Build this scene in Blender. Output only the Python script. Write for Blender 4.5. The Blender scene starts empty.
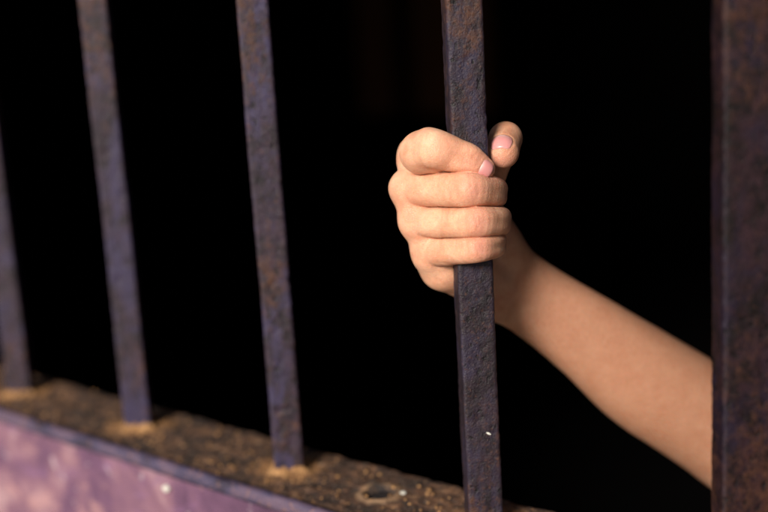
import bpy, bmesh, math, random
import numpy as np
from mathutils import Vector, Matrix, noise

random.seed(4)
sc = bpy.context.scene
COL = sc.collection

# ------------------------------------------------------------------ frame
# world: X along the grille, Y into the dark room, Z up.  Metres.
# origin = foot of the bar that is being held, on the sill.
CAM = Vector((0.3342, -0.4604, 0.2659))
RW = np.array([[0.76733357, -0.08641311, 0.63539906],
               [0.63860685, 0.19282098, -0.74498413],
               [-0.05814187, 0.97742153, 0.20314202]])     # rows: world axes seen from the hand's own frame
FPX = 1146.0
GRIP = 575.0                                              # mm from lens to the gripped bar


def link(o):
    COL.objects.link(o)
    return o


def mesh_obj(name, verts, faces, mat, parent=None, smooth=True, edges=()):
    me = bpy.data.meshes.new(name)
    me.from_pydata([tuple(v) for v in verts], list(edges), [tuple(f) for f in faces])
    me.validate()
    if smooth:
        me.polygons.foreach_set('use_smooth', [True] * len(me.polygons))
    if mat:
        me.materials.append(mat)
    o = bpy.data.objects.new(name, me)
    link(o)
    if parent:
        o.parent = parent
    return o


def tag(o, label, cat, group=None, kind=None):
    if label:
        o['label'] = label
    if cat:
        o['category'] = cat
    if group:
        o['group'] = group
    if kind:
        o['kind'] = kind
    return o


def empty(name, loc):
    o = bpy.data.objects.new(name, None)
    o.empty_display_size = .02
    o.location = loc
    return link(o)


# ------------------------------------------------------------------ materials
class NT:
    def __init__(self, name):
        self.m = bpy.data.materials.new(name)
        self.m.use_nodes = True
        self.t = self.m.node_tree
        self.b = self.t.nodes['Principled BSDF']
        g = self.t.nodes.new('ShaderNodeNewGeometry')
        self.pos = g.outputs['Position']

    def new(self, typ, **kw):
        n = self.t.nodes.new(typ)
        for k, v in kw.items():
            setattr(n, k, v)
        return n

    def set(self, sock, v):
        if isinstance(v, bpy.types.NodeSocket):
            self.t.links.new(v, sock)
        else:
            sock.default_value = v

    def scaled(self, s):
        n = self.new('ShaderNodeVectorMath', operation='MULTIPLY')
        self.set(n.inputs[0], self.pos)
        n.inputs[1].default_value = s
        return n.outputs[0]

    def noise(self, scale, detail=4, rough=.55, vec=None, dist=0.0):
        n = self.new('ShaderNodeTexNoise')
        self.set(n.inputs['Vector'], vec or self.pos)
        n.inputs['Scale'].default_value = scale
        n.inputs['Detail'].default_value = detail
        n.inputs['Roughness'].default_value = rough
        n.inputs['Distortion'].default_value = dist
        return n.outputs['Fac']

    def ramp(self, fac, stops, interp='LINEAR'):
        n = self.new('ShaderNodeValToRGB')
        n.color_ramp.interpolation = interp
        e = n.color_ramp.elements
        while len(e) > 1:
            e.remove(e[-1])
        for i, (p, c) in enumerate(stops):
            if i == 0:
                e[0].position = p
                el = e[0]
            else:
                el = e.new(p)
            if not isinstance(c, (tuple, list)):
                c = (c, c, c)
            el.color = (*c[:3], 1)
        self.set(n.inputs[0], fac)
        return n.outputs[0]

    def mix(self, f, a, b, mode='MIX'):
        n = self.new('ShaderNodeMix', data_type='RGBA', blend_type=mode)
        self.set(n.inputs[0], f)
        for s, v in ((n.inputs[6], a), (n.inputs[7], b)):
            if isinstance(v, tuple):
                v = (*v[:3], 1)
            self.set(s, v)
        return n.outputs[2]

    def math(self, op, a, b=0.0, c=None):
        n = self.new('ShaderNodeMath', operation=op)
        self.set(n.inputs[0], a)
        self.set(n.inputs[1], b)
        if c is not None:
            self.set(n.inputs[2], c)
        return n.outputs[0]

    def bump(self, h, dist, strength=1.0, prev=None):
        n = self.new('ShaderNodeBump')
        n.inputs['Strength'].default_value = strength
        n.inputs['Distance'].default_value = dist
        self.set(n.inputs['Height'], h)
        if prev:
            self.set(n.inputs['Normal'], prev)
        return n.outputs[0]

    def out(self, **kw):
        for k, v in kw.items():
            k = k.replace('_', ' ')
            if isinstance(v, tuple) and len(v) == 3 and k == 'Base Color':
                v = (*v, 1)
            self.set(self.b.inputs[k], v)
        return self.m


def mat_rust(name, dark, mid, orange, amount, blue, spec=.38):
    """old iron: worn blue-purple paint and brown rust, pitted"""
    n = NT(name)
    vec = n.scaled((1, 1, .55))
    a = n.noise(55, 6, .65, vec, .6)
    b = n.noise(210, 5, .7, n.scaled((1, 1, .8)))
    c = n.noise(900, 3, .6)
    big = n.noise(14, 3, .6, n.scaled((1, 1, .6)))
    mot = n.noise(120, 6, .75, n.scaled((1, 1, .7)), .4)
    base = n.mix(n.ramp(mot, [(.40, 0), (.60, 1)]), dark, mid)
    base = n.mix(n.ramp(a, [(.38, 1), (.52, 0)]), base, blue)
    mask = n.math('ADD', n.math('MULTIPLY', big, .8), n.math('MULTIPLY', b, .55))
    sx = n.new('ShaderNodeSeparateXYZ')
    n.set(sx.inputs[0], n.pos)
    ends = n.math('ADD', n.ramp(n.math('ADD', sx.outputs[2], n.math('MULTIPLY', a, .05)), [(.035, 1), (.085, 0)]),
                  n.ramp(sx.outputs[2], [(.22, 0), (.29, .6)]))
    mask = n.math('ADD', mask, n.math('MULTIPLY', ends, .055))
    mask = n.ramp(mask, [(.72 - amount, 0), (.84 - amount, 1)])
    org = n.mix(n.ramp(c, [(.35, 0), (.65, 1)]), tuple(x * .45 for x in orange), orange)
    col = n.mix(n.math('MULTIPLY', mask, .8), base, org)
    col = n.mix(n.ramp(n.noise(520, 4, .7), [(.57, 0), (.68, .55)]), col, tuple(x * .8 for x in orange))
    pit = n.ramp(n.noise(260, 3, .6, n.scaled((1, 1, .8))), [(.30, 0), (.42, 1)])
    col = n.mix(n.math('SUBTRACT', 1, pit), col, tuple(x * .35 for x in dark))
    geo = n.t.nodes.new('ShaderNodeNewGeometry')
    edge = n.ramp(geo.outputs['Pointiness'], [(.53, 0), (.60, 1)])
    col = n.mix(n.math('MULTIPLY', edge, .45), col, (.13, .12, .17))
    h = n.math('ADD', n.math('MULTIPLY', b, .7), n.math('MULTIPLY', pit, .35))
    h = n.math('ADD', h, n.math('MULTIPLY', c, .7))
    nb = n.bump(h, .0007, 1.0)
    rough = n.math('ADD', .42, n.math('MULTIPLY', b, .3))
    return n.out(Base_Color=col, Roughness=rough, Normal=nb, Metallic=0.0, Specular_IOR_Level=spec)


M_BAR = mat_rust('bar_iron', (.010, .006, .011), (.034, .019, .035), (.11, .045, .022), .0, (.034, .026, .066))
M_GRIPPED = mat_rust('gripped_bar_iron', (.007, .004, .007), (.023, .012, .020), (.10, .040, .022), .01, (.021, .015, .034))
M_POST = mat_rust('post_iron', (.003, .0015, .002), (.020, .008, .012), (.080, .031, .018), .01, (.011, .006, .015), .2)


SPACE = .1446                                             # bar spacing


def mat_sill():
    n = NT('sill_rust')
    a = n.noise(45, 6, .7, None, .8)
    b = n.noise(160, 5, .7)
    c = n.noise(700, 3, .6)
    col = n.ramp(a, [(.38, (.020, .010, .007)), (.50, (.058, .026, .015)), (.60, (.15, .070, .034)), (.71, (.34, .20, .11))])
    sx = n.new('ShaderNodeSeparateXYZ')
    n.set(sx.inputs[0], n.pos)
    fx = n.math('FRACT', n.math('ADD', n.math('DIVIDE', sx.outputs[0], SPACE), .5))
    fx = n.math('MULTIPLY', n.math('SUBTRACT', fx, .5), SPACE)
    ds = n.math('SQRT', n.math('ADD', n.math('MULTIPLY', fx, fx), n.math('MULTIPLY', sx.outputs[1], sx.outputs[1])))
    ds = n.math('ADD', ds, n.math('MULTIPLY', n.math('SUBTRACT', a, .5), .05))
    col = n.mix(n.ramp(ds, [(.014, .8), (.027, 0)]), col, (.42, .20, .07))
    col = n.mix(n.ramp(b, [(.36, 1), (.52, 0)]), col, (.022, .014, .012))
    col = n.mix(n.ramp(c, [(.55, 0), (.75, .6)]), col, (.33, .24, .16))
    ex = n.math('ADD', sx.outputs[0], .072)
    dp = n.math('SQRT', n.math('ADD', n.math('MULTIPLY', ex, ex), n.math('MULTIPLY', sx.outputs[1], sx.outputs[1])))
    dp = n.math('ADD', dp, n.math('MULTIPLY', n.math('SUBTRACT', a, .5), .012))
    col = n.mix(n.ramp(dp, [(.0092, 0), (.0104, .7), (.0125, .7), (.0150, 0)]), col, (.40, .24, .13))
    col = n.mix(n.ramp(dp, [(.0088, .9), (.0098, 0)]), col, (.014, .010, .010))
    h = n.math('ADD', b, n.math('MULTIPLY', c, .5))
    return n.out(Base_Color=col, Roughness=.8, Normal=n.bump(h, .0016, 1.0))


def mat_weld():
    n = NT('weld_rust')
    b = n.noise(260, 5, .7)
    col = n.ramp(b, [(.34, (.06, .028, .014)), (.5, (.30, .15, .055)), (.68, (.48, .27, .12))])
    return n.out(Base_Color=col, Roughness=.85, Normal=n.bump(b, .0015, 1.0))


def mat_lip():
    n = NT('worn_edge_iron')
    a = n.noise(60, 5, .65, n.scaled((.5, 1, 1)), .5)
    b = n.noise(260, 4, .7)
    col = n.ramp(a, [(.36, (.03, .022, .035)), (.5, (.060, .050, .095)), (.62, (.11, .075, .115))])
    col = n.mix(n.ramp(b, [(.56, 0), (.7, .7)]), col, (.26, .13, .09))
    return n.out(Base_Color=col, Roughness=.45, Normal=n.bump(b, .0008, .8))


def mat_wall():
    n = NT('pink_purple_paint')
    a = n.noise(11, 5, .6, None, .7)
    b = n.noise(38, 6, .65, n.scaled((.7, 1, 1)), .8)
    d = n.noise(300, 4, .6)
    col = n.ramp(a, [(.36, (.075, .036, .070)), (.45, (.13, .062, .115)), (.54, (.22, .110, .150)), (.65, (.36, .220, .245))])
    col = n.mix(n.ramp(b, [(.36, .75), (.47, 0)]), col, (.20, .10, .19))
    col = n.mix(n.ramp(b, [(.58, 0), (.66, .5)]), col, (.46, .25, .24))
    col = n.mix(n.ramp(n.noise(90, 3, .5), [(.66, 0), (.71, .5)]), col, (.46, .38, .42))
    h = n.math('ADD', b, n.math('MULTIPLY', d, .4))
    return n.out(Base_Color=col, Roughness=.5, Normal=n.bump(h, .0016, .7))


def mat_plain(name, col, rough=.9, var=.3, scale=6):
    n = NT(name)
    a = n.noise(scale, 5, .6)
    c = n.mix(a, tuple(x * (1 - var) for x in col), tuple(x * (1 + var) for x in col))
    return n.out(Base_Color=c, Roughness=rough, Normal=n.bump(a, .004, .4))


M_SILL, M_WELD, M_LIP, M_WALL = mat_sill(), mat_weld(), mat_lip(), mat_wall()
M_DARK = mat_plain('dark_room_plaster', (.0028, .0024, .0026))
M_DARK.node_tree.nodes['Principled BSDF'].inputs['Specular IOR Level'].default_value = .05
M_GROUND = mat_plain('ground_concrete', (.20, .18, .16), .9, .25, 2)
M_WHITE = mat_plain('white_paint', (.62, .60, .54), .6, .35, 600)
M_SOCKET = mat_plain('socket_iron', (.022, .017, .017), .6, .5, 300)
M_DOOR = mat_plain('dark_brown_board', (.42, .19, .11), .6, .4, 20)


def mat_skin():
    n = NT('skin')
    at = n.new('ShaderNodeVertexColor')
    at.layer_name = 'tone'
    sp = n.new('ShaderNodeSeparateColor')
    n.set(sp.inputs[0], at.outputs['Color'])
    red, pale, tan = sp.outputs[0], sp.outputs[1], sp.outputs[2]
    a = n.noise(85, 5, .65, None, .6)
    b = n.noise(420, 4, .6)
    base = n.mix(n.ramp(a, [(.35, 0), (.65, 1)]), (.66, .300, .178), (.83, .465, .300))
    base = n.mix(n.math('MULTIPLY', red, .95), base, (.70, .300, .215))
    base = n.mix(n.math('MULTIPLY', pale, .6), base, (.86, .57, .38))
    base = n.mix(n.math('MULTIPLY', tan, .9), base, (.36, .165, .095))  # brown mix that also carries the forearm's shade
    base = n.mix(n.ramp(b, [(.35, .22), (.6, 0)]), base, (.60, .30, .20))
    v = n.new('ShaderNodeTexVoronoi')
    v.feature = 'DISTANCE_TO_EDGE'
    n.set(v.inputs['Vector'], n.scaled((1, 1, 1)))
    v.inputs['Scale'].default_value = 1150
    cell = n.ramp(v.outputs['Distance'], [(0, 0), (.14, 1)])
    h = n.math('ADD', n.math('MULTIPLY', cell, .45), n.math('MULTIPLY', n.noise(1500, 3, .6), .5))
    h = n.math('ADD', h, n.math('MULTIPLY', b, .8))
    nb = n.bump(h, .00026, .9)
    n.b.subsurface_method = 'RANDOM_WALK'
    return n.out(Base_Color=base, Roughness=n.math('ADD', .40, n.math('MULTIPLY', b, .18)), Normal=nb,
                 Subsurface_Weight=.5, Subsurface_Radius=(1.0, .36, .18), Subsurface_Scale=.0019,
                 Specular_IOR_Level=.42)


def mat_nail():
    n = NT('fingernail')
    at = n.new('ShaderNodeVertexColor')
    at.layer_name = 'tone'
    sp = n.new('ShaderNodeSeparateColor')
    n.set(sp.inputs[0], at.outputs['Color'])
    c = n.mix(sp.outputs[0], (.68, .28, .27), (.78, .44, .38))
    c = n.mix(n.math('MULTIPLY', sp.outputs[1], .6), c, (.82, .58, .54))
    return n.out(Base_Color=c, Roughness=.32, Subsurface_Weight=.4, Subsurface_Radius=(1.0, .4, .25),
                 Subsurface_Scale=.002, Specular_IOR_Level=.5, Normal=n.bump(n.noise(500, 2, .5), .00008, .5))


M_SKIN, M_NAIL = mat_skin(), mat_nail()

# ------------------------------------------------------------------ iron bars


def bar_mesh(name, side, side2, z0, z1, rot, cx, cy, seed, mat, parent, step=.0012, rough=1.0, rad=.0016):
    """hand-forged square bar as a closed sheet of rings, edges slightly worn and pitted"""
    per = []
    nseg = 16
    hx, hy = side / 2, side2 / 2
    for k, (sx, sy) in enumerate(((1, 1), (-1, 1), (-1, -1), (1, -1))):
        for j in range(4):                                   # rounded corner
            a = math.pi / 2 * (k + j / 3)
            per.append((sx * (hx - rad) + rad * math.cos(a), sy * (hy - rad) + rad * math.sin(a)))
        nx, ny = ((-1, 1), (-1, -1), (1, -1), (1, 1))[k]
        a = math.pi / 2 * (k + 1)
        p0 = Vector(per[-1])
        p1 = Vector((nx * (hx - rad) + rad * math.cos(a), ny * (hy - rad) + rad * math.sin(a)))
        for j in range(1, nseg):
            q = p0.lerp(p1, j / nseg)
            per.append((q.x, q.y))
    n = len(per)
    rows = int((z1 - z0) / step)
    V, F = [], []
    cr, sr = math.cos(rot), math.sin(rot)
    off = Vector((seed * 3.7, seed * 1.3, 0))
    for r in range(rows + 1):
        z = z0 + (z1 - z0) * r / rows
        wob = .0006 * noise.noise(Vector((seed, 0, z * 9))) * rough
        for (x, y) in per:
            nx, ny = x / hx, y / hy
            l = math.hypot(x, y)
            p = Vector((x, y, z))
            d = .00020 * noise.noise(p * 420 + off) + .00020 * noise.noise(p * 180 + off) + .0004 * noise.noise(p * 22 + off)
            pit = noise.noise(p * 170 + off * 2)
            if pit > .35:
                d -= .0014 * (pit - .35)
            d *= rough
            x2, y2 = x * (1 + d / l) + wob, y * (1 + d / l)
            V.append((cx + x2 * cr - y2 * sr, cy + x2 * sr + y2 * cr, z))
    for r in range(rows):
        for i in range(n):
            a, b = r * n + i, r * n + (i + 1) % n
            F.append((a, b, b + n, a + n))
    F.append(tuple(range(n - 1, -1, -1)))
    F.append(tuple(rows * n + i for i in range(n)))
    return mesh_obj(name, V, F, mat, parent)


def weld_mesh(side, seed, parent, scale=1.0):
    """low crusty bead of rust round a bar's foot"""
    V, F = [], []
    n, m = 64, 9
    for j in range(m):
        t = j / (m - 1)
        for i in range(n):
            a = 2 * math.pi * i / n
            # diamond-ish outline hugging the bar
            ca, sa = math.cos(a), math.sin(a)
            base = side * .48 * 1.414 / (abs(ca) + abs(sa))
            base = max(base * .86, 0)
            w = noise.noise(Vector((ca * 1.7, sa * 1.7, seed)))
            r = base + scale * (.0015 + (.0065 + .005 * w) * t)
            h = (1 - t) ** 1.6 * .0042 * scale * (1 + .6 * noise.noise(Vector((ca * 3, sa * 3, seed + 5))))
            h += .0006 * noise.noise(Vector((r * ca, r * sa, seed)) * 400)
            V.append((r * ca, r * sa, h - (.0022 if j == m - 1 else 0.0002)))
    for j in range(m - 1):
        for i in range(n):
            a, b = j * n + i, j * n + (i + 1) % n
            F.append((a, a + n, b + n, b))
    return mesh_obj('weld', V, F, M_WELD, parent)


BAR_TOP = .4225
ROT = math.radians(45)
bars = [(0.0, .0181, ROT, 'rusty bar gripped by the hand, with a tiny white speck below the grip'),
        (-SPACE, .0178, ROT, 'rusty bar next to the gripped one, brown rust patch near its top and foot'),
        (-2 * SPACE, .0178, ROT, 'purplish bar between the brown stained bar and the cut off bar at the left edge'),
        (-3 * SPACE, .0178, ROT, 'blurred bluish bar cut off by the left edge of the photo')]
for i, (x, s, r, lab) in enumerate(bars):
    e = empty('iron_bar', (x, 0, 0))
    tag(e, lab, 'bar', 'upright square iron bars of the grille')
    bar_mesh('shaft', s, s, -.012, BAR_TOP, r, 0, 0, 3.1 + i * 2.3, M_GRIPPED if i == 0 else M_BAR, e)
    weld_mesh(s, 2.7 * i + 1, e, 1.0)
    if i == 0:
        held = e

# white fleck of paint stuck on the near face of the gripped bar
nrm = Vector((.7071, -.7071, 0))
tan = Vector((.7071, .7071, 0))
V = []
cen = nrm * .0092 + Vector((0, 0, .0538)) + tan * .0030
for k in range(9):
    a = 2 * math.pi * k / 9
    rr = (1 + .35 * noise.noise(Vector((math.cos(a), math.sin(a), 3))))
    V.append(cen + tan * math.cos(a) * .0013 * rr + Vector((0, 0, math.sin(a) * .0006 * rr)) - tan * 0 + Vector((0, 0, -.3 * .0019 * math.cos(a))))
V2 = [v + nrm * .0005 for v in V]
n9 = len(V)
mesh_obj('paint_fleck', V + V2, [tuple(range(n9, 2 * n9))] + [(i, (i + 1) % n9, n9 + (i + 1) % n9, n9 + i) for i in range(n9)],
         M_WHITE, held, smooth=False)

# heavy flat post on the right, standing edge-on to the plane of the bars
pe = empty('iron_post', (.150, .0085, 0))
tag(pe, 'wide dark rusty post at the right edge, hiding the elbow', 'post')
bar_mesh('shaft', .046, .0150, -.012, BAR_TOP, ROT, 0.0, 0.0, 17.7, M_POST, pe, rough=1.1, rad=.0018)
weld_mesh(.034, 9.1, pe, 1.2)

# ------------------------------------------------------------------ sill


def grid_sheet(name, x0, x1, y0, y1, nx, ny, hfun, depth, mat, parent=None):
    V, F = [], []
    for j in range(ny + 1):
        for i in range(nx + 1):
            x, y = x0 + (x1 - x0) * i / nx, y0 + (y1 - y0) * j / ny
            V.append((x, y, hfun(x, y)))
    W = nx + 1
    for j in range(ny):
        for i in range(nx):
            a = j * W + i
            F.append((a, a + 1, a + W + 1, a + W))
    rim = [i for i in range(W)] + [j * W + nx for j in range(1, ny + 1)] + [ny * W + i for i in range(nx - 1, -1, -1)] + [j * W for j in range(ny - 1, 0, -1)]
    b0 = len(V)
    for r in rim:
        V.append((V[r][0], V[r][1], -depth))
    n = len(rim)
    for k in range(n):
        F.append((rim[(k + 1) % n], rim[k], b0 + k, b0 + (k + 1) % n))
    F.append(tuple(b0 + n - 1 - k for k in range(n)))
    return mesh_obj(name, V, F, mat, parent)


def sill_h(x, y):
    p = Vector((x, y, 0))
    h = .0013 * noise.noise(p * 70) + .0010 * noise.noise(p * 210) + .0006 * noise.noise(p * 420) + .0009 * noise.noise(p * 24)
    r = math.hypot(x + .072, y)
    if r < .018:                                             # round dent where a bar once stood
        t = r / .0098
        h += .0016 * math.exp(-((t - 1.1) / .25) ** 2) - (.0030 if t < .9 else 0)
    edge = min(1, max(0, (.0335 - y) / .004))
    return h - .0025 * (1 - edge) ** 2


X0, X1 = -.74, .24
sill = empty('window_sill', (-.2, 0, 0))
sill.location = (0, 0, 0)
tag(sill, 'crusty brown rusted sill that the iron bars stand in', 'sill')
grid_sheet('sill_top', X0, X1, -.0336, .033, 700, 50, sill_h, .03, M_SILL, sill)

# rounded steel lip along the sill's outer edge
prof = []
for j in range(9):
    a = math.pi * j / 8
    prof.append((-.0372 + .0034 * math.cos(a), .0002 + .0024 * math.sin(a)))
prof += [(-.0408, -.0022), (-.0410, -.0054), (-.0338, -.0054)]
V, F = [], []
nx = 300
for i in range(nx + 1):
    x = X0 + (X1 - X0) * i / nx
    for (y, z) in prof:
        p = Vector((x, y, z))
        V.append((x, y - .0005 * abs(noise.noise(p * 60)), z + .0006 * noise.noise(p * 45) + .0004 * noise.noise(p * 200)))
m = len(prof)
for i in range(nx):
    for j in range(m):
        a, b = i * m + j, i * m + (j + 1) % m
        F.append((a, b, b + m, a + m))
F += [tuple(range(m))[::-1], tuple(nx * m + j for j in range(m))]
mesh_obj('sill_lip', V, F, M_LIP, sill)

# old filled socket in the sill
V, F = [], []
n, m = 36, 5
for j in range(m):
    r = .0080 * (1 - j / (m - 1)) + 1e-5
    for i in range(n):
        a = 2 * math.pi * i / n
        rr = r * (1 + .08 * noise.noise(Vector((math.cos(a), math.sin(a), 1))))
        V.append((-.072 + rr * math.cos(a), rr * math.sin(a), (-.0060 if j == 0 else -.0012 + .0003 * noise.noise(Vector((rr * math.cos(a), rr * math.sin(a), 0)) * 500))))
for j in range(m - 1):
    for i in range(n):
        a, b = j * n + i, j * n + (i + 1) % n
        F.append((a, b, b + n, a + n))
mesh_obj('bar_socket', V, F, M_SOCKET, sill)


def chip(name, c, r, seed, parent, mat=M_WHITE, squash=.5, ax=(0, 1, 2)):
    bm = bmesh.new()
    bmesh.ops.create_icosphere(bm, subdivisions=2, radius=1)
    V = []
    for v in bm.verts:
        k = 1 + .45 * noise.noise(v.co * 1.6 + Vector((seed, 0, 0)))
        q = [v.co[0] * r * k, v.co[1] * r * k * .8, v.co[2] * r * squash * k]
        q = [q[a] for a in ax]
        V.append((c[0] + q[0], c[1] + q[1], c[2] + q[2]))
    F = [tuple(v.index for v in f.verts) for f in bm.faces]
    bm.free()
    return mesh_obj(name, V, F, mat, parent, smooth=False)


chip('paint_flake', (-.0605, .0065, .0010), .0021, 2.2, sill, squash=.35)

# loose rust flakes and grit lying on the sill
rs = random.Random(11)
V, F = [], []
for k in range(520):
    x = rs.uniform(X0 + .02, .05)
    y = rs.uniform(-.031, .030)
    if min(math.hypot(x + q * SPACE, y) for q in range(4)) < .014:
        continue
    rr = rs.choice((.0005, .0007, .0009, .0013)) * rs.uniform(.7, 1.2)
    b0 = len(V)
    m_ = rs.choice((5, 6, 7))
    a0 = rs.uniform(0, 6)
    z = sill_h(x, y)
    for lay, (zz, sc_) in enumerate(((-.0003, 1.0), (rr * .7, .8))):
        for q in range(m_):
            a = a0 + 2 * math.pi * q / m_
            k_ = rs.uniform(.7, 1.2) * sc_ * rr
            V.append((x + k_ * math.cos(a), y + k_ * math.sin(a) * .8, z + zz * rs.uniform(.8, 1.3)))
    F.append(tuple(b0 + m_ + q for q in range(m_)))
    F += [(b0 + q, b0 + (q + 1) % m_, b0 + m_ + (q + 1) % m_, b0 + m_ + q) for q in range(m_)]
gr = mesh_obj('rust_flakes', V, F, M_WELD, None, smooth=False)
tag(gr, 'loose rust flakes and grit scattered on the sill', 'grit', kind='stuff')

# painted wall under the opening; unseen pieces beside and above limit skylight: one mesh
WY0, WY1 = -.0405, .0330


def wall_mesh():
    V, F = [], []

    def add(x0, x1, y0, y1, z0, z1):
        b = len(V)
        for z in (z0, z1):
            for (x, y) in ((x0, y0), (x1, y0), (x1, y1), (x0, y1)):
                V.append((x, y, z))
        for f in ((0, 3, 2, 1), (4, 5, 6, 7), (0, 1, 5, 4), (1, 2, 6, 5), (2, 3, 7, 6), (3, 0, 4, 7)):
            F.append(tuple(b + k for k in f))
    add(-1.6, 1.5, .0, .0322, -1.0, -.032)
    add(-1.6, X0, -.02, .14, -.030, .42)
    add(X1, 1.5, -.02, .14, -.030, .42)
    add(-1.6, 1.5, -.02, .14, .422, 1.5)  # unseen; set low to keep sky light off the arm
    # front sheet with hand-trowelled unevenness
    b = len(V)
    nx, nz = 520, 130
    for j in range(nz + 1):
        z = -.0052 - .24 * j / nz
        for i in range(nx + 1):
            x = -1.0 + 1.5 * i / nx
            p = Vector((x, 0, z))
            y = -.0412 + .0012 * noise.noise(p * 22) + .0006 * noise.noise(p * 75) + .00025 * noise.noise(p * 240)
            V.append((x, min(y, -.0400), z))
    W = nx + 1
    for j in range(nz):
        for i in range(nx):
            a = b + j * W + i
            F.append((a, a + W, a + W + 1, a + 1))
    add(-1.6, 1.5, -.0395, -.001, -1.0, -.0325)
    return mesh_obj('painted_wall', V, F, M_WALL, None, smooth=False)


wall = wall_mesh()
for p in wall.data.polygons:
    if p.area < .001:
        p.use_smooth = True
tag(wall, 'pink and purple painted wall below the rusty sill', 'wall')
chip('plaster_lump', (-.2115, -.0425, -.0130), .0029, 5.5, wall, squash=.7, ax=(0, 2, 1))

# ------------------------------------------------------------------ dark room and ground


def box(name, x0, x1, y0, y1, z0, z1, mat, bev=0.0, parent=None):
    bm = bmesh.new()
    bmesh.ops.create_cube(bm, size=1)
    for v in bm.verts:
        v.co = Vector(((x0 + x1) / 2 + v.co.x * (x1 - x0), (y0 + y1) / 2 + v.co.y * (y1 - y0), (z0 + z1) / 2 + v.co.z * (z1 - z0)))
    if bev:
        bmesh.ops.bevel(bm, geom=bm.edges[:], offset=bev, segments=2, affect='EDGES')
    me = bpy.data.meshes.new(name)
    bm.to_mesh(me)
    bm.free()
    me.materials.append(mat)
    o = bpy.data.objects.new(name, me)
    link(o)
    if parent:
        o.parent = parent
    return o


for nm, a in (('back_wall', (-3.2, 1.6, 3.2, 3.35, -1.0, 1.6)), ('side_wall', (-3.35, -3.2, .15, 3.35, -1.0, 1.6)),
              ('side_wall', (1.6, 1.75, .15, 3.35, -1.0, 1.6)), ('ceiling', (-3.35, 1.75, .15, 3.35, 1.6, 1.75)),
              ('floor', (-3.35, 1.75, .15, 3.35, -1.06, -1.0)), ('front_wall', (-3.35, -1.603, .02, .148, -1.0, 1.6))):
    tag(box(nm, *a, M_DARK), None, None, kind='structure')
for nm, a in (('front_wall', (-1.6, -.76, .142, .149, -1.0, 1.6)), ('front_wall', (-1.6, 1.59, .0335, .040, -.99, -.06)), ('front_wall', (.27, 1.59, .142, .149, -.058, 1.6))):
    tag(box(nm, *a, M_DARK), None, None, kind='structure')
g = mesh_obj('ground', [(-60, -60, -1.07), (60, -60, -1.07), (60, 60, -1.07), (-60, 60, -1.07)], [(0, 1, 2, 3)], M_GROUND, smooth=False)  # unseen; added to bounce light up from below
tag(g, None, None, kind='structure')

# faint brown boards standing at the back of the dark room
for k, (x, w, lab) in enumerate(((-2.83, .17, 'narrow dark brown board barely visible on the far wall, in the gap left of the gripped bar'),
                                 (-2.54, .36, 'wide dark brown board barely visible on the far wall, directly behind the top of the gripped bar'))):
    o = box('wall_board', x, x + w, 3.15, 3.198, -.12, 1.3, M_DOOR, .004)
    tag(o, lab, 'board')

# ------------------------------------------------------------------ the hand and arm (millimetres, in the hand's own frame)
# frame: x right, y up, z towards the viewer; origin on the gripped bar's axis


def P(px, py, z):
    d = GRIP - z
    return np.array([(px - 384) * d / FPX - (470 - 384) * GRIP / FPX,
                     -(py - 256) * d / FPX + (210 - 256) * GRIP / FPX, z])


def axis(lo, hi, f0, f1, fine, coarse):
    """rectilinear samples: fine inside [f0,f1], growing outside"""
    a = list(np.arange(f0, f1 + fine, fine))
    h, x = fine, a[-1]
    while x < hi:
        h = min(coarse, h * 1.08)
        x += h
        a.append(x)
    h, x = fine, a[0]
    while x > lo:
        h = min(coarse, h * 1.08)
        x -= h
        a.insert(0, x)
    return np.array(a, dtype=np.float32)


XS = axis(-56, 345, -50, 34, .55, 3.0)
YS = axis(-190, 70, -50, 52, .55, 3.0)
ZS = axis(-300, 42, -46, 34, .60, 3.0)
SH = (len(XS), len(YS), len(ZS))
BIG = 60.0


def window(lo, hi):
    s = []
    for ax, a, b in zip((XS, YS, ZS), lo, hi):
        i = max(0, int(np.searchsorted(ax, a)) - 1)
        j = min(len(ax), int(np.searchsorted(ax, b)) + 1)
        s.append(slice(i, j))
    return tuple(s)


def coords(w):
    return XS[w[0]][:, None, None], YS[w[1]][None, :, None], ZS[w[2]][None, None, :]


def smin(a, b, k):
    h = np.clip(.5 + .5 * (b - a) / k, 0, 1)
    return b + (a - b) * h - k * h * (1 - h)


def cone(field, p, q, r1, r2, k=3.0, flat=None):
    """smooth-union a tapered capsule into field.  flat=(unit vector, factor): squash along a direction"""
    R = max(r1, r2) + 14
    f = 1.0
    lo = np.minimum(p, q) - R
    hi = np.maximum(p, q) + R
    w = window(lo, hi)
    X, Y, Z = coords(w)
    dx, dy, dz = X - p[0], Y - p[1], Z - p[2]
    ab = q - p
    L = float(ab @ ab) + 1e-9
    t = np.clip((dx * ab[0] + dy * ab[1] + dz * ab[2]) / L, 0, 1)
    ex, ey, ez = dx - t * ab[0], dy - t * ab[1], dz - t * ab[2]
    l2 = ex * ex + ey * ey + ez * ez
    if flat is not None:
        n, fac = flat
        s = ex * n[0] + ey * n[1] + ez * n[2]
        l2 = l2 - s * s + (s / fac) ** 2
    tt = t
    d = np.sqrt(l2) - (r1 + (r2 - r1) * tt)
    field[w] = smin(field[w], d, k)


def blob(field, p, r, k=3.0):
    cone(field, p, p + np.array([.01, 0, 0]), r, r, k)


def unit(v):
    v = np.array(v, float)
    return v / np.linalg.norm(v)


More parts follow.
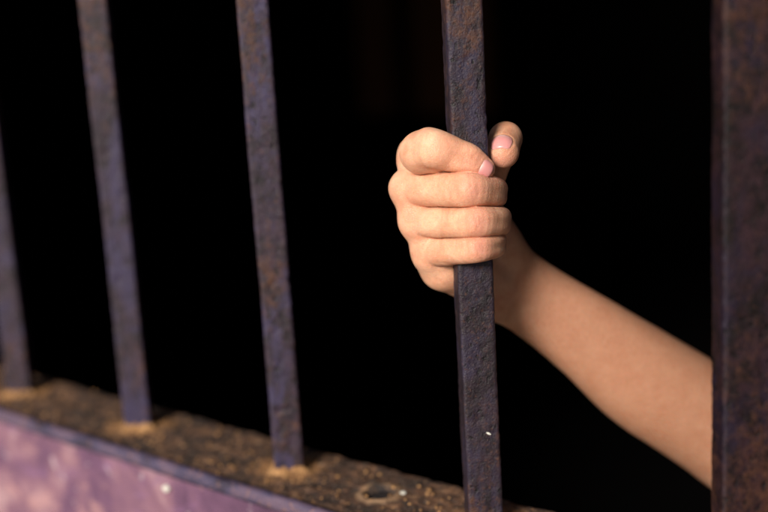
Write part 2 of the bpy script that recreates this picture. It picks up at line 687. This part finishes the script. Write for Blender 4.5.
def dent(field, p, q, amp, wid, reach=None):
    """shallow crease along segment p-q"""
    w = window(np.minimum(p, q) - 4 * wid - 1, np.maximum(p, q) + 4 * wid + 1)
    X, Y, Z = coords(w)
    dx, dy, dz = X - p[0], Y - p[1], Z - p[2]
    ab = q - p
    L = float(ab @ ab) + 1e-9
    t = np.clip((dx * ab[0] + dy * ab[1] + dz * ab[2]) / L, 0, 1)
    d2 = (dx - t * ab[0]) ** 2 + (dy - t * ab[1]) ** 2 + (dz - t * ab[2]) ** 2
    field[w] += amp * np.exp(-d2 / wid ** 2) * np.sin(np.pi * np.clip(t * .84 + .08, 0, 1))


def wrinkles(field, J, a, n, r, offs, amp=.22, wid=.42, span=1.0):
    """transverse skin lines over a joint: a = along the finger, n = dorsal direction"""
    a = unit(a)
    n = unit(n - (n @ a) * a)
    b = np.cross(a, n)
    w = window(J - r - 5, J + r + 5)
    X, Y, Z = coords(w)
    dx, dy, dz = X - J[0], Y - J[1], Z - J[2]
    s = dx * a[0] + dy * a[1] + dz * a[2]
    u = dx * b[0] + dy * b[1] + dz * b[2]
    v = dx * n[0] + dy * n[1] + dz * n[2]
    mask = np.clip((v / r - .25) * 2.2, 0, 1) * (u * u + v * v < (r + 1.8) ** 2) * np.clip(1.25 - np.abs(u) / (r * .85 * span), 0, 1)
    tot = 0
    for i, o in enumerate(offs):
        wav = .45 * np.sin(u * .7 + 2.1 * i + J[0]) + .22 * np.sin(u * 1.9 + 1.3 * i) + .018 * u * u * (1 if o > 0 else -1)
        tot = tot + np.exp(-((s - o - wav) / wid) ** 2) * (1 - .25 * (i % 3))
    field[w] += amp * mask * tot


new = lambda: np.full(SH, BIG, np.float32)

def spline(A, n):
    out = []
    for i in range(1, len(A) - 2):
        for t in np.linspace(0, 1, n, endpoint=False):
            out.append(.5 * (2 * A[i] + (A[i + 1] - A[i - 1]) * t + (2 * A[i - 1] - 5 * A[i] + 4 * A[i + 1] - A[i + 2]) * t * t
                             + (3 * A[i] - A[i - 1] - 3 * A[i + 1] + A[i + 2]) * t ** 3))
    out.append(A[-2])
    return np.array(out)


# joints ------------------------------------------------------------
MCP = {'index': P(417, 158, -16), 'middle': P(409, 188.5, -9), 'ring': P(417, 221, -10), 'little': P(430, 250.5, -14)}
PIP = {'index': P(432, 148.5, 17), 'middle': P(466, 189.5, 19), 'ring': P(473, 222, 18), 'little': P(474, 248.5, 15.5)}
DIP = {'index': P(468, 159.5, 17.5), 'middle': P(497, 193, 2), 'ring': P(501, 221.5, 1.5), 'little': P(498.5, 244, 0)}
TIP = {'index': P(484, 169, 15), 'middle': P(487, 195, -15), 'ring': P(489, 221, -16), 'little': P(488, 242, -14)}
RAD = {'index': (10.2, 9.2, 7.5, 5.6), 'middle': (9.2, 8.5, 7.0, 6.0), 'ring': (8.5, 7.7, 6.9, 6.0), 'little': (8.8, 6.8, 5.8, 5.2)}
CMC = {'index': P(494, 243, -54), 'middle': P(492, 256, -57), 'ring': P(490, 268, -57), 'little': P(489, 284, -54)}

palm = new()
for a_, b_, rr_ in (('index', 'middle', 7.6), ('middle', 'ring', 9.2), ('ring', 'little', 9.0)):
    cone(palm, MCP[a_] + np.array([.4, 0, -1.5]), MCP[b_] + np.array([.4, 0, -1.5]), rr_, rr_ - .3, 3)
for f in MCP:
    a, b = MCP[f], CMC[f]
    inward = unit([.55, -.05, -.35])
    cone(palm, a + np.array([.5, 0, -1.5]), b, RAD[f][0] - .6, 12.5, 5)
    cone(palm, a * .75 + b * .25 + inward * 6, b + inward * 4, 8.5, 11, 6)
# ulnar edge (heel of the palm) and wrist
cone(palm, P(432, 256, -17), P(455, 266, -34), 8.6, 11.6, 6)
cone(palm, P(455, 267, -36), P(488, 289, -54), 11.8, 16, 6)
cone(palm, P(436, 257, -20), P(443, 269, -24), 9.0, 10.8, 5)
cone(palm, P(443, 266, -24), P(460, 272, -32), 10.6, 11.5, 6)
# pads of the palm pressed against the bar
cone(palm, P(446, 184, -23), P(456, 250, -27), 8, 9, 6)
cone(palm, P(462, 200, -28), P(472, 262, -34), 8.5, 10, 6)
# knuckle heads
blob(palm, P(403.5, 187.5, -8), 6.6, 4)
blob(palm, P(415, 152, -13), 8.2, 5)

# thumb
T0, T1, T2, T3 = P(493, 245, -52), P(479, 204, -38), P(505.5, 138.5, -7), P(503.0, 151.5, 4)
cone(palm, T0, T1, 13.3, 11, 6)
cone(palm, P(478, 215, -38), T0, 9, 13, 7)
thumb = new()
cone(thumb, T1, T1 * .5 + T2 * .5, 10.2, 7.8, 1)
cone(thumb, T1 * .5 + T2 * .5, T2, 7.8, 8.4, 1)
cone(thumb, T2, T3, 8.5, 8.0, 1)
blob(thumb, T3 + np.array([.3, -1.2, .6]), 6.7, 2)

fing = {}
for f in MCP:
    m, p, d, t = MCP[f], PIP[f], DIP[f], TIP[f]
    r = RAD[f]
    fl = new()
    mid = m * .55 + p * .45
    rm = (r[0] + r[1]) / 2 - (.1 if f == 'index' else .5)
    mid2 = p * .5 + d * .5 + (0 if f == 'index' else 3.1) * unit([.6, 0, .8])
    rm2 = (r[1] + r[2]) / 2 - .15
    mt = d * .5 + t * .5 + (0 if f == 'index' else .8) * unit([.9, 0, -.2])
    pts_ = np.array([m * 2 - mid, m, mid, p, mid2, d, mt, t, t * 2 - mt])
    rad_ = np.array([r[0], r[0] - .3, rm, r[1], rm2, r[2], (r[2] + r[3]) / 2 + .2, r[3], r[3]])
    flat_ = np.array([.3, .3, 1, .85, 1, 1, .8, .3, .3])
    PS, RS, FS = spline(pts_, 6), spline(rad_, 6), spline(flat_, 6)
    row = np.array([.08, 1.0, .05])
    sq, e_ = 2.3, 1.85
    two = []
    for sg in (1, -1):
        h = new()
        for q in range(len(PS) - 1):
            cone(h, PS[q] + row * sq * sg * FS[q], PS[q + 1] + row * sq * sg * FS[q + 1], RS[q] - e_ * FS[q], RS[q + 1] - e_ * FS[q + 1], .3)
        two.append(h)
    fl = smin(two[0], two[1], 1.4)
    del two
    out = unit(unit(p - m) + unit(p - d))
    if f == 'index':
        blob(fl, P(434, 143, 20), 5.0, 2.5)
        blob(fl, P(418.5, 152.5, 5), 9.7, 6)
        cone(fl, P(428, 141, 14), P(448, 148.5, 18.5), 6.2, 6.0, 3)
        blob(fl, P(439, 160, 8), 7.0, 4)
    else:
        # squarish head of the first joint: two small corners
        blob(fl, p + out * 2.7 + np.array([0, 1.6, 0]), r[1] - 3.6, 1.8)
        blob(fl, p + out * 2.7 + np.array([0, -1.6, 0]), r[1] - 3.6, 1.8)
        inner = unit([.2, -.1, -1])
        blob(fl, mid + inner * 2.5, rm - 1.2, 4)
    fing[f] = fl

# gentle blends near the knuckles, crisp folds further along
K = np.full(SH, .15, np.float32)
w = window(np.array([-56, -60, -60]), np.array([40, 60, 40]))
X, Y, Z = coords(w)
best = np.full(tuple(s.stop - s.start for s in w), 1e6, np.float32)
keys = ['index', 'middle', 'ring', 'little']
for a, b in zip(keys[:-1], keys[1:]):
    p, q = MCP[a] + np.array([0, 0, -4]), MCP[b] + np.array([0, 0, -4])
    ab = q - p
    dx, dy, dz = X - p[0], Y - p[1], Z - p[2]
    t = np.clip((dx * ab[0] + dy * ab[1] + dz * ab[2]) / float(ab @ ab), 0, 1)
    best = np.minimum(best, (dx - t * ab[0]) ** 2 + (dy - t * ab[1]) ** 2 + (dz - t * ab[2]) ** 2)
K[w] = .15 + 6.0 * np.exp(-(np.sqrt(best) / 11.5) ** 2.8)
# thumb root blends too
dx, dy, dz = X - T1[0], Y - T1[1], Z - T1[2]
K[w] = np.maximum(K[w], .45 + 5 * np.exp(-(dx * dx + dy * dy + dz * dz) / 15.0 ** 2))

body = palm
for f in keys:
    fold = .75 * np.exp(-np.clip(np.abs(body - fing[f]), 0, 8) ** 2 / .8) * np.clip(1 - (K - .15) / 3.5, 0, 1)
    body = smin(body, fing[f], K) + fold.astype(np.float32)
    del fold
body = smin(body, thumb, K)
del K, best

# wrist and forearm
arm = new()
C = np.array([P(470, 258, -53), P(503, 279, -60), P(536, 301, -66), P(590, 339, -79), P(640, 377, -93), P(685, 405, -105), P(742, 441, -120), P(800, 475, -134)])
HW = np.array([22.5, 22.3, 22.4, 26.4, 31.4, 32.8, 34.0, 34.0])
OF = np.array([8.5, 8.5, 8.0, 7.6, 6.4, 5.0, 3.0, 2.0])
perp = unit([.51, .80, .05])


Cs, Hs, Os = spline(C, 12), spline(HW, 12), spline(OF, 12)
sides = []
for s in (1, -1):
    ch = new()
    for i in range(len(Cs) - 1):
        cone(ch, Cs[i] + perp * Os[i] * s, Cs[i + 1] + perp * Os[i + 1] * s, Hs[i] - Os[i], Hs[i + 1] - Os[i + 1], .5)
    sides.append(ch)
arm = smin(sides[0], sides[1], 5)
del sides, ch
C = C[1:-1]
# elbow and upper arm going back to the shoulder
E0 = C[-1]
cone(arm, E0 + np.array([4, -6, 4]), E0 + np.array([12, 0, -6]), 30, 31, 12)
cone(arm, E0 + np.array([8, 3, -6]), E0 + np.array([95, 55, -85]), 31, 40, 14)
cone(arm, E0 + np.array([95, 55, -85]), E0 + np.array([165, 110, -130]), 40, 45, 14)
body = smin(body, arm, 9)
del arm

# tendons and folds at the wrist
dent(body, P(500, 262, -37), P(552, 299, -45), 2.0, 6.0)

# skin lines over the joints
for f in keys:
    m, p, d, t = MCP[f], PIP[f], DIP[f], TIP[f]
    r = RAD[f]
    ax1 = unit(unit(p - m) + unit(d - p))
    n1 = unit(unit(p - m) - unit(d - p)) if f != 'index' else unit([-.25, .55, .8])
    wrinkles(body, p, ax1, n1, r[1] + 1.5, (-3.4, -1.9, -.5, 1.0, 2.6), .21, .42)
    ax2 = unit(unit(d - p) + unit(t - d))
    n2 = unit(unit(d - p) - unit(t - d))
    if f == 'index':
        n2 = unit([.25, .1, 1])
    wrinkles(body, d, ax2, n2, r[2] + 1.2, (-2.4, -1.1, .2, 1.5), .26 if f == 'index' else .11, .38, 1.25)
wrinkles(body, T2, T3 - T1, unit([-.1, .8, .45]), 9.5, (-3, -1.4, .2, 1.8), .22, .42)
# creases where the fingers leave the hand, under the little finger
dent(body, P(440, 268, -2), P(464, 266, 6), .5, 1.0)
dent(body, P(436, 262, -3), P(458, 262, 7), .35, .9)
dent(body, P(441, 275, -16), P(449, 285, -24), .4, 1.2)

# shallow seats for the nails
NAILS = {}
for f in keys:
    d, t = DIP[f], TIP[f]
    a = unit(t - d)
    n = {'index': unit([.30, -.12, 1])}.get(f, unit(d - PIP[f]))
    n = unit(n - (n @ a) * a)
    NAILS[f] = (d, a, n, np.linalg.norm(t - d), RAD[f][3])
a = unit(T3 - T2)
n = unit([-.22, .66, .72])
n = unit(n - (n @ a) * a)
NAILS['thumb'] = (T2, a, n, np.linalg.norm(T3 - T2), 7.4)


def nail_range(f):
    d, a, n, L, r = NAILS[f]
    end = L + r * {'thumb': 1.32, 'index': .72}.get(f, .8)
    ln = {'thumb': 12.5, 'index': 7.8, 'little': 7.5}.get(f, 9.0)
    return end - ln, end


for f in NAILS:
    d, a, n, L, r = NAILS[f]
    b = np.cross(a, n)
    s0, s1 = nail_range(f)
    w = window(d + a * L - 17, d + a * L + 17)
    X, Y, Z = coords(w)
    dx, dy, dz = X - d[0], Y - d[1], Z - d[2]
    s = dx * a[0] + dy * a[1] + dz * a[2]
    u = dx * b[0] + dy * b[1] + dz * b[2]
    v = dx * n[0] + dy * n[1] + dz * n[2]
    th = np.arctan2(u, v) / math.radians(48)
    sv = (s - (s0 + s1) / 2) / ((s1 - s0) / 2)
    e = (np.abs(th) ** 3 + np.abs(sv) ** 3) ** (1 / 3)
    ok = (v > 0) & (u * u + v * v + np.maximum(s - L, 0) ** 2 < (r + 2.2) ** 2)
    body[w] += np.where(ok, .14 * np.exp(-((e - 1.02) / .10) ** 2) - .14 * np.exp(-((e - 1.24) / .12) ** 2), 0)


def sample(p, body):
    i = [np.clip(np.searchsorted(ax, c) - 1, 0, len(ax) - 2) for ax, c in zip((XS, YS, ZS), p)]
    f = [(c - ax[k]) / (ax[k + 1] - ax[k]) for ax, c, k in zip((XS, YS, ZS), p, i)]
    c = body[i[0]:i[0] + 2, i[1]:i[1] + 2, i[2]:i[2] + 2]
    c = c[0] * (1 - f[0]) + c[1] * f[0]
    c = c[0] * (1 - f[1]) + c[1] * f[1]
    return float(c[0] * (1 - f[2]) + c[1] * f[2])


def surface_nets(D):
    S = D < 0
    n = np.zeros(tuple(s - 1 for s in D.shape), np.uint8)
    for i in (0, 1):
        for j in (0, 1):
            for k in (0, 1):
                n += S[i:S.shape[0] - 1 + i, j:S.shape[1] - 1 + j, k:S.shape[2] - 1 + k]
    act = (n > 0) & (n < 8)
    idx = np.full(n.shape, -1, np.int32)
    I = np.argwhere(act)
    idx[act] = np.arange(len(I))
    co = [(i, j, k) for i in (0, 1) for j in (0, 1) for k in (0, 1)]
    val = {c: D[I[:, 0] + c[0], I[:, 1] + c[1], I[:, 2] + c[2]] for c in co}
    acc = np.zeros((len(I), 3))
    cnt = np.zeros(len(I))
    for c in co:
        for ax in range(3):
            if c[ax] == 0:
                e = list(c)
                e[ax] = 1
                e = tuple(e)
                a, b = val[c], val[e]
                m = (a < 0) != (b < 0)
                t = np.where(m, a / np.where(m, a - b, 1), 0)
                q = np.tile(np.array(c, float), (len(I), 1))
                q[:, ax] = t
                acc[m] += q[m]
                cnt[m] += 1
    loc = acc / cnt[:, None]
    V = np.empty((len(I), 3))
    for ax, A in enumerate((XS, YS, ZS)):
        i = I[:, ax]
        V[:, ax] = A[i] * (1 - loc[:, ax]) + A[i + 1] * loc[:, ax]
    quads = []
    for ax in range(3):
        o1, o2 = (ax + 1) % 3, (ax + 2) % 3
        sl0 = [slice(1, -1)] * 3
        sl0[ax] = slice(0, -1)
        sl1 = list(sl0)
        sl1[ax] = slice(1, None)
        a, b = S[tuple(sl0)], S[tuple(sl1)]
        E = np.argwhere(a != b)
        base = E.copy()
        base[:, o1] += 1
        base[:, o2] += 1
        ins = a[E[:, 0], E[:, 1], E[:, 2]]

        def at(d1, d2):
            q = base.copy()
            q[:, o1] -= d1
            q[:, o2] -= d2
            return idx[q[:, 0], q[:, 1], q[:, 2]]
        Q = np.stack([at(1, 1), at(0, 1), at(0, 0), at(1, 0)], 1)
        Q[~ins] = Q[~ins][:, ::-1]
        quads.append(Q)
    return V, np.concatenate(quads)


V, Q = surface_nets(body)
# keep only what can be reached from the hand: drop stray specks
# relax the coarse sampling of the forearm, and very lightly the hand
ed = np.unique(np.sort(np.concatenate([Q[:, [0, 1]], Q[:, [1, 2]], Q[:, [2, 3]], Q[:, [3, 0]]]), 1), axis=0)
deg = np.bincount(ed.ravel(), minlength=len(V)).astype(float)[:, None]
wt = np.clip((V[:, 0] - 14) / 14, 0, 1) * np.clip((-30 - V[:, 2]) / 12, 0, 1)
wt = (wt * .85)[:, None]
for _ in range(30):
    S_ = np.stack([np.bincount(ed[:, 0], V[ed[:, 1], k], len(V)) + np.bincount(ed[:, 1], V[ed[:, 0], k], len(V)) for k in range(3)], 1)
    V = V + wt * (S_ / deg - V)
print('body verts', len(V))


def to_world(A):
    A = np.asarray(A, float).reshape(-1, 3)
    g = np.array([(470 - 384) * GRIP / FPX, -(210 - 256) * GRIP / FPX, -GRIP])
    cam = (A + g) / 1000.0
    return cam @ RW.T + np.array(CAM)


def skin_tone(V):
    """skin colour: redder joints and tips, paler bone heads, arm tanned and darkened for shade"""
    red = np.zeros(len(V))
    pale = np.zeros(len(V))

    def g(c, r):
        return np.exp(-(((V - c) ** 2).sum(1)) / r ** 2)
    for f in keys:
        red += .45 * g(DIP[f], 8.0) + 1.0 * g(TIP[f], 7.5)
        d = unit(PIP[f] - DIP[f])
        red += (.3 if f == 'index' else .95) * g(PIP[f] - d * 2 + np.array([1.5, 0, 6.0]), 6.0)
        red += .25 * g(MCP[f], 12)
    pale += .8 * g(PIP['index'] + np.array([-.5, 3, 8]), 5.0)
    pale += .35 * g(MCP['middle'] + np.array([-7, 0, 3]), 7.0)
    red += .75 * g(T3 + np.array([0, -4, 3.0]), 7.0)
    tan = np.clip((V[:, 0] - 12) / 25, 0, 1) * .85  # shade inside the room, put into the forearm's colour
    tan += .35 * g(T2 + np.array([0, 5, -3]), 9)
    return np.stack([np.clip(red, 0, 1), np.clip(pale, 0, 1), np.clip(tan, 0, 1), np.ones(len(V))], 1)


me = bpy.data.meshes.new('person')
W = to_world(V)
root = np.array(to_world(P(742, 441, -120)))[0]
me.from_pydata((W - root).tolist(), [], Q.tolist())
me.update()
me.polygons.foreach_set('use_smooth', [True] * len(me.polygons))
ca = me.color_attributes.new('tone', 'FLOAT_COLOR', 'POINT')
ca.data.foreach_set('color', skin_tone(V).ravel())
me.materials.append(M_SKIN)
person = bpy.data.objects.new('person', me)
person.location = root
link(person)
tag(person, "person's bare arm reaching out of the dark, right hand gripping the bar", 'person')

# dark sleeve over the shoulder, deep in the room
sa, sb = E0 + np.array([70, 40, -62]), E0 + np.array([215, 145, -170])
ax_ = unit(sb - sa)
u_ = unit(np.cross(ax_, [0, 1, 0]))
v_ = np.cross(ax_, u_)
SV, SF = [], []
ns, nr = 48, 30
for j in range(nr + 1):
    t = j / nr
    for i in range(ns):
        a = 2 * math.pi * i / ns
        rr = 49 + 16 * t + 1.8 * math.sin(3 * a + 9 * t) + 1.2 * math.sin(5 * a - 14 * t)
        if t > .8:
            rr *= math.sqrt(max(0.0, 1 - ((t - .8) / .2) ** 2)) * .98 + .02
        SV.append(sa + (sb - sa) * t + u_ * rr * math.cos(a) + v_ * rr * math.sin(a))
for i in range(ns):                                            # inner hem
    SV.append(sa + (sb - sa) * .12 + (SV[i] - sa) * .90)
for j in range(nr):
    for i in range(ns):
        q, w_ = j * ns + i, j * ns + (i + 1) % ns
        SF.append((q, q + ns, w_ + ns, w_))
b0 = (nr + 1) * ns
for i in range(ns):
    SF.append((i, (i + 1) % ns, b0 + (i + 1) % ns, b0 + i))
SF.append(tuple(nr * ns + i for i in range(ns)))
mesh_obj('sleeve', to_world(np.array(SV)) - root, SF, mat_plain('dark_cloth', (.010, .010, .014), .95, .3, 300), person)

for f in NAILS:
    d, a, n, L, r = NAILS[f]
    b = np.cross(a, n)
    s0, s1 = nail_range(f)
    own = fing.get(f, thumb)
    nu, nv = 22, 22
    pts, tone = [], []
    for j in range(nv + 1):
        v = -1 + 2 * j / nv
        for i in range(nu + 1):
            u = -1 + 2 * i / nu
            # square -> rounded square
            wu = u * (1 - .20 * abs(v) ** 4)
            wv = v * (1 - .16 * abs(u) ** 2) if v < 0 else v * (1 - .20 * abs(u) ** 2.5)
            th = wu * math.radians(46)
            s = (s0 + s1) / 2 + wv * (s1 - s0) / 2
            s_c = min(s, L * .8)
            o = d + a * s_c
            dr = n * math.cos(th) + b * math.sin(th)
            dr = unit(dr * r + a * (s - s_c))
            lo_, hi_ = 0.0, 16.0
            step = 0.25
            x = 2.0
            while x < 16 and sample(o + dr * x, own) < 0:
                x += step
            lo_, hi_ = x - step, x
            for _ in range(10):
                mm = (lo_ + hi_) / 2
                if sample(o + dr * mm, own) < 0:
                    lo_ = mm
                else:
                    hi_ = mm
            lift = -.02 + .44 * (1 - abs(u) ** 3) * (1 - max(0, -v) ** 4) * (1 - .8 * max(0, v) ** 8)
            pts.append(o + dr * (lo_ + lift))
            lun = math.exp(-(((v + .95) / .28) ** 2 + (u / .6) ** 2))
            tone.append((.35 * max(0, (v - .8) / .2), lun, 0, 1))
    pts = np.array(pts)
    # smooth the plate so it is a clean curve over the skin lines
    G = pts.reshape(nv + 1, nu + 1, 3)
    for _ in range(4):
        H = G.copy()
        H[1:-1, 1:-1] = (G[:-2, 1:-1] + G[2:, 1:-1] + G[1:-1, :-2] + G[1:-1, 2:]) / 4
        G = H
    cen_ = d + a * (L * .6)
    inner = G + 0
    dirs = G - cen_
    dirs = dirs / np.linalg.norm(dirs, axis=2, keepdims=True)
    inner = G - dirs * .55
    VV = np.concatenate([G.reshape(-1, 3), inner.reshape(-1, 3)])
    Wd, F = nu + 1, []
    N0 = (nv + 1) * Wd
    for j in range(nv):
        for i in range(nu):
            q = j * Wd + i
            F.append((q, q + 1, q + Wd + 1, q + Wd))
            F.append((N0 + q, N0 + q + Wd, N0 + q + Wd + 1, N0 + q + 1))
    rim = [i for i in range(Wd)] + [j * Wd + nu for j in range(1, nv + 1)] + [nv * Wd + i for i in range(nu - 1, -1, -1)] + [j * Wd for j in range(nv - 1, 0, -1)]
    for k in range(len(rim)):
        x0, x1 = rim[k], rim[(k + 1) % len(rim)]
        F.append((x1, x0, N0 + x0, N0 + x1))
    o = mesh_obj('fingernail', to_world(VV) - root, F, M_NAIL, person)
    ca = o.data.color_attributes.new('tone', 'FLOAT_COLOR', 'POINT')
    ca.data.foreach_set('color', np.array(tone * 2).ravel())
    bm = bmesh.new()
    bm.from_mesh(o.data)
    bmesh.ops.recalc_face_normals(bm, faces=bm.faces[:])
    bm.to_mesh(o.data)
    bm.free()

# ------------------------------------------------------------------ light
wd = bpy.data.worlds.new('World')
sc.world = wd
wd.use_nodes = True
nt = wd.node_tree
bg = nt.nodes['Background']
sky = nt.nodes.new('ShaderNodeTexSky')
sky.sky_type = 'NISHITA'
sky.sun_disc = False
# light comes over the viewer's left shoulder
ld = np.array([-.46, .23, .86])
ld = RW @ (ld / np.linalg.norm(ld))
el = math.asin(ld[2])
az = math.atan2(ld[0], ld[1])
sky.sun_elevation = el
sky.sun_rotation = az
sky.air_density = 1.0
sky.dust_density = 2.0
nt.links.new(sky.outputs[0], bg.inputs[0])
bg.inputs[1].default_value = .052
sl = bpy.data.lights.new('sun', 'SUN')
sl.energy = 4.5
sl.angle = math.radians(18)
sl.color = (1, .93, .84)
so = bpy.data.objects.new('sun', sl)
so.rotation_euler = Vector(tuple(ld)).to_track_quat('Z', 'Y').to_euler()
so.location = (-1, -3, 2)
link(so)

# ------------------------------------------------------------------ camera
cd = bpy.data.cameras.new('camera')
cd.sensor_width = 36
cd.lens = 36 * FPX / 768
cd.clip_start = .01
cd.clip_end = 300
cd.dof.use_dof = True
cd.dof.focus_distance = .565
cd.dof.aperture_fstop = 3.2
cd.dof.aperture_blades = 0
cam = bpy.data.objects.new('camera', cd)
Mx = Matrix([[*RW[0]], [*RW[1]], [*RW[2]]]).to_4x4()
Mx.translation = CAM
cam.matrix_world = Mx
link(cam)
sc.camera = cam

sc.view_settings.view_transform = 'Standard'
sc.view_settings.look = 'None'
sc.view_settings.exposure = 0.25
sc.view_settings.gamma = 1
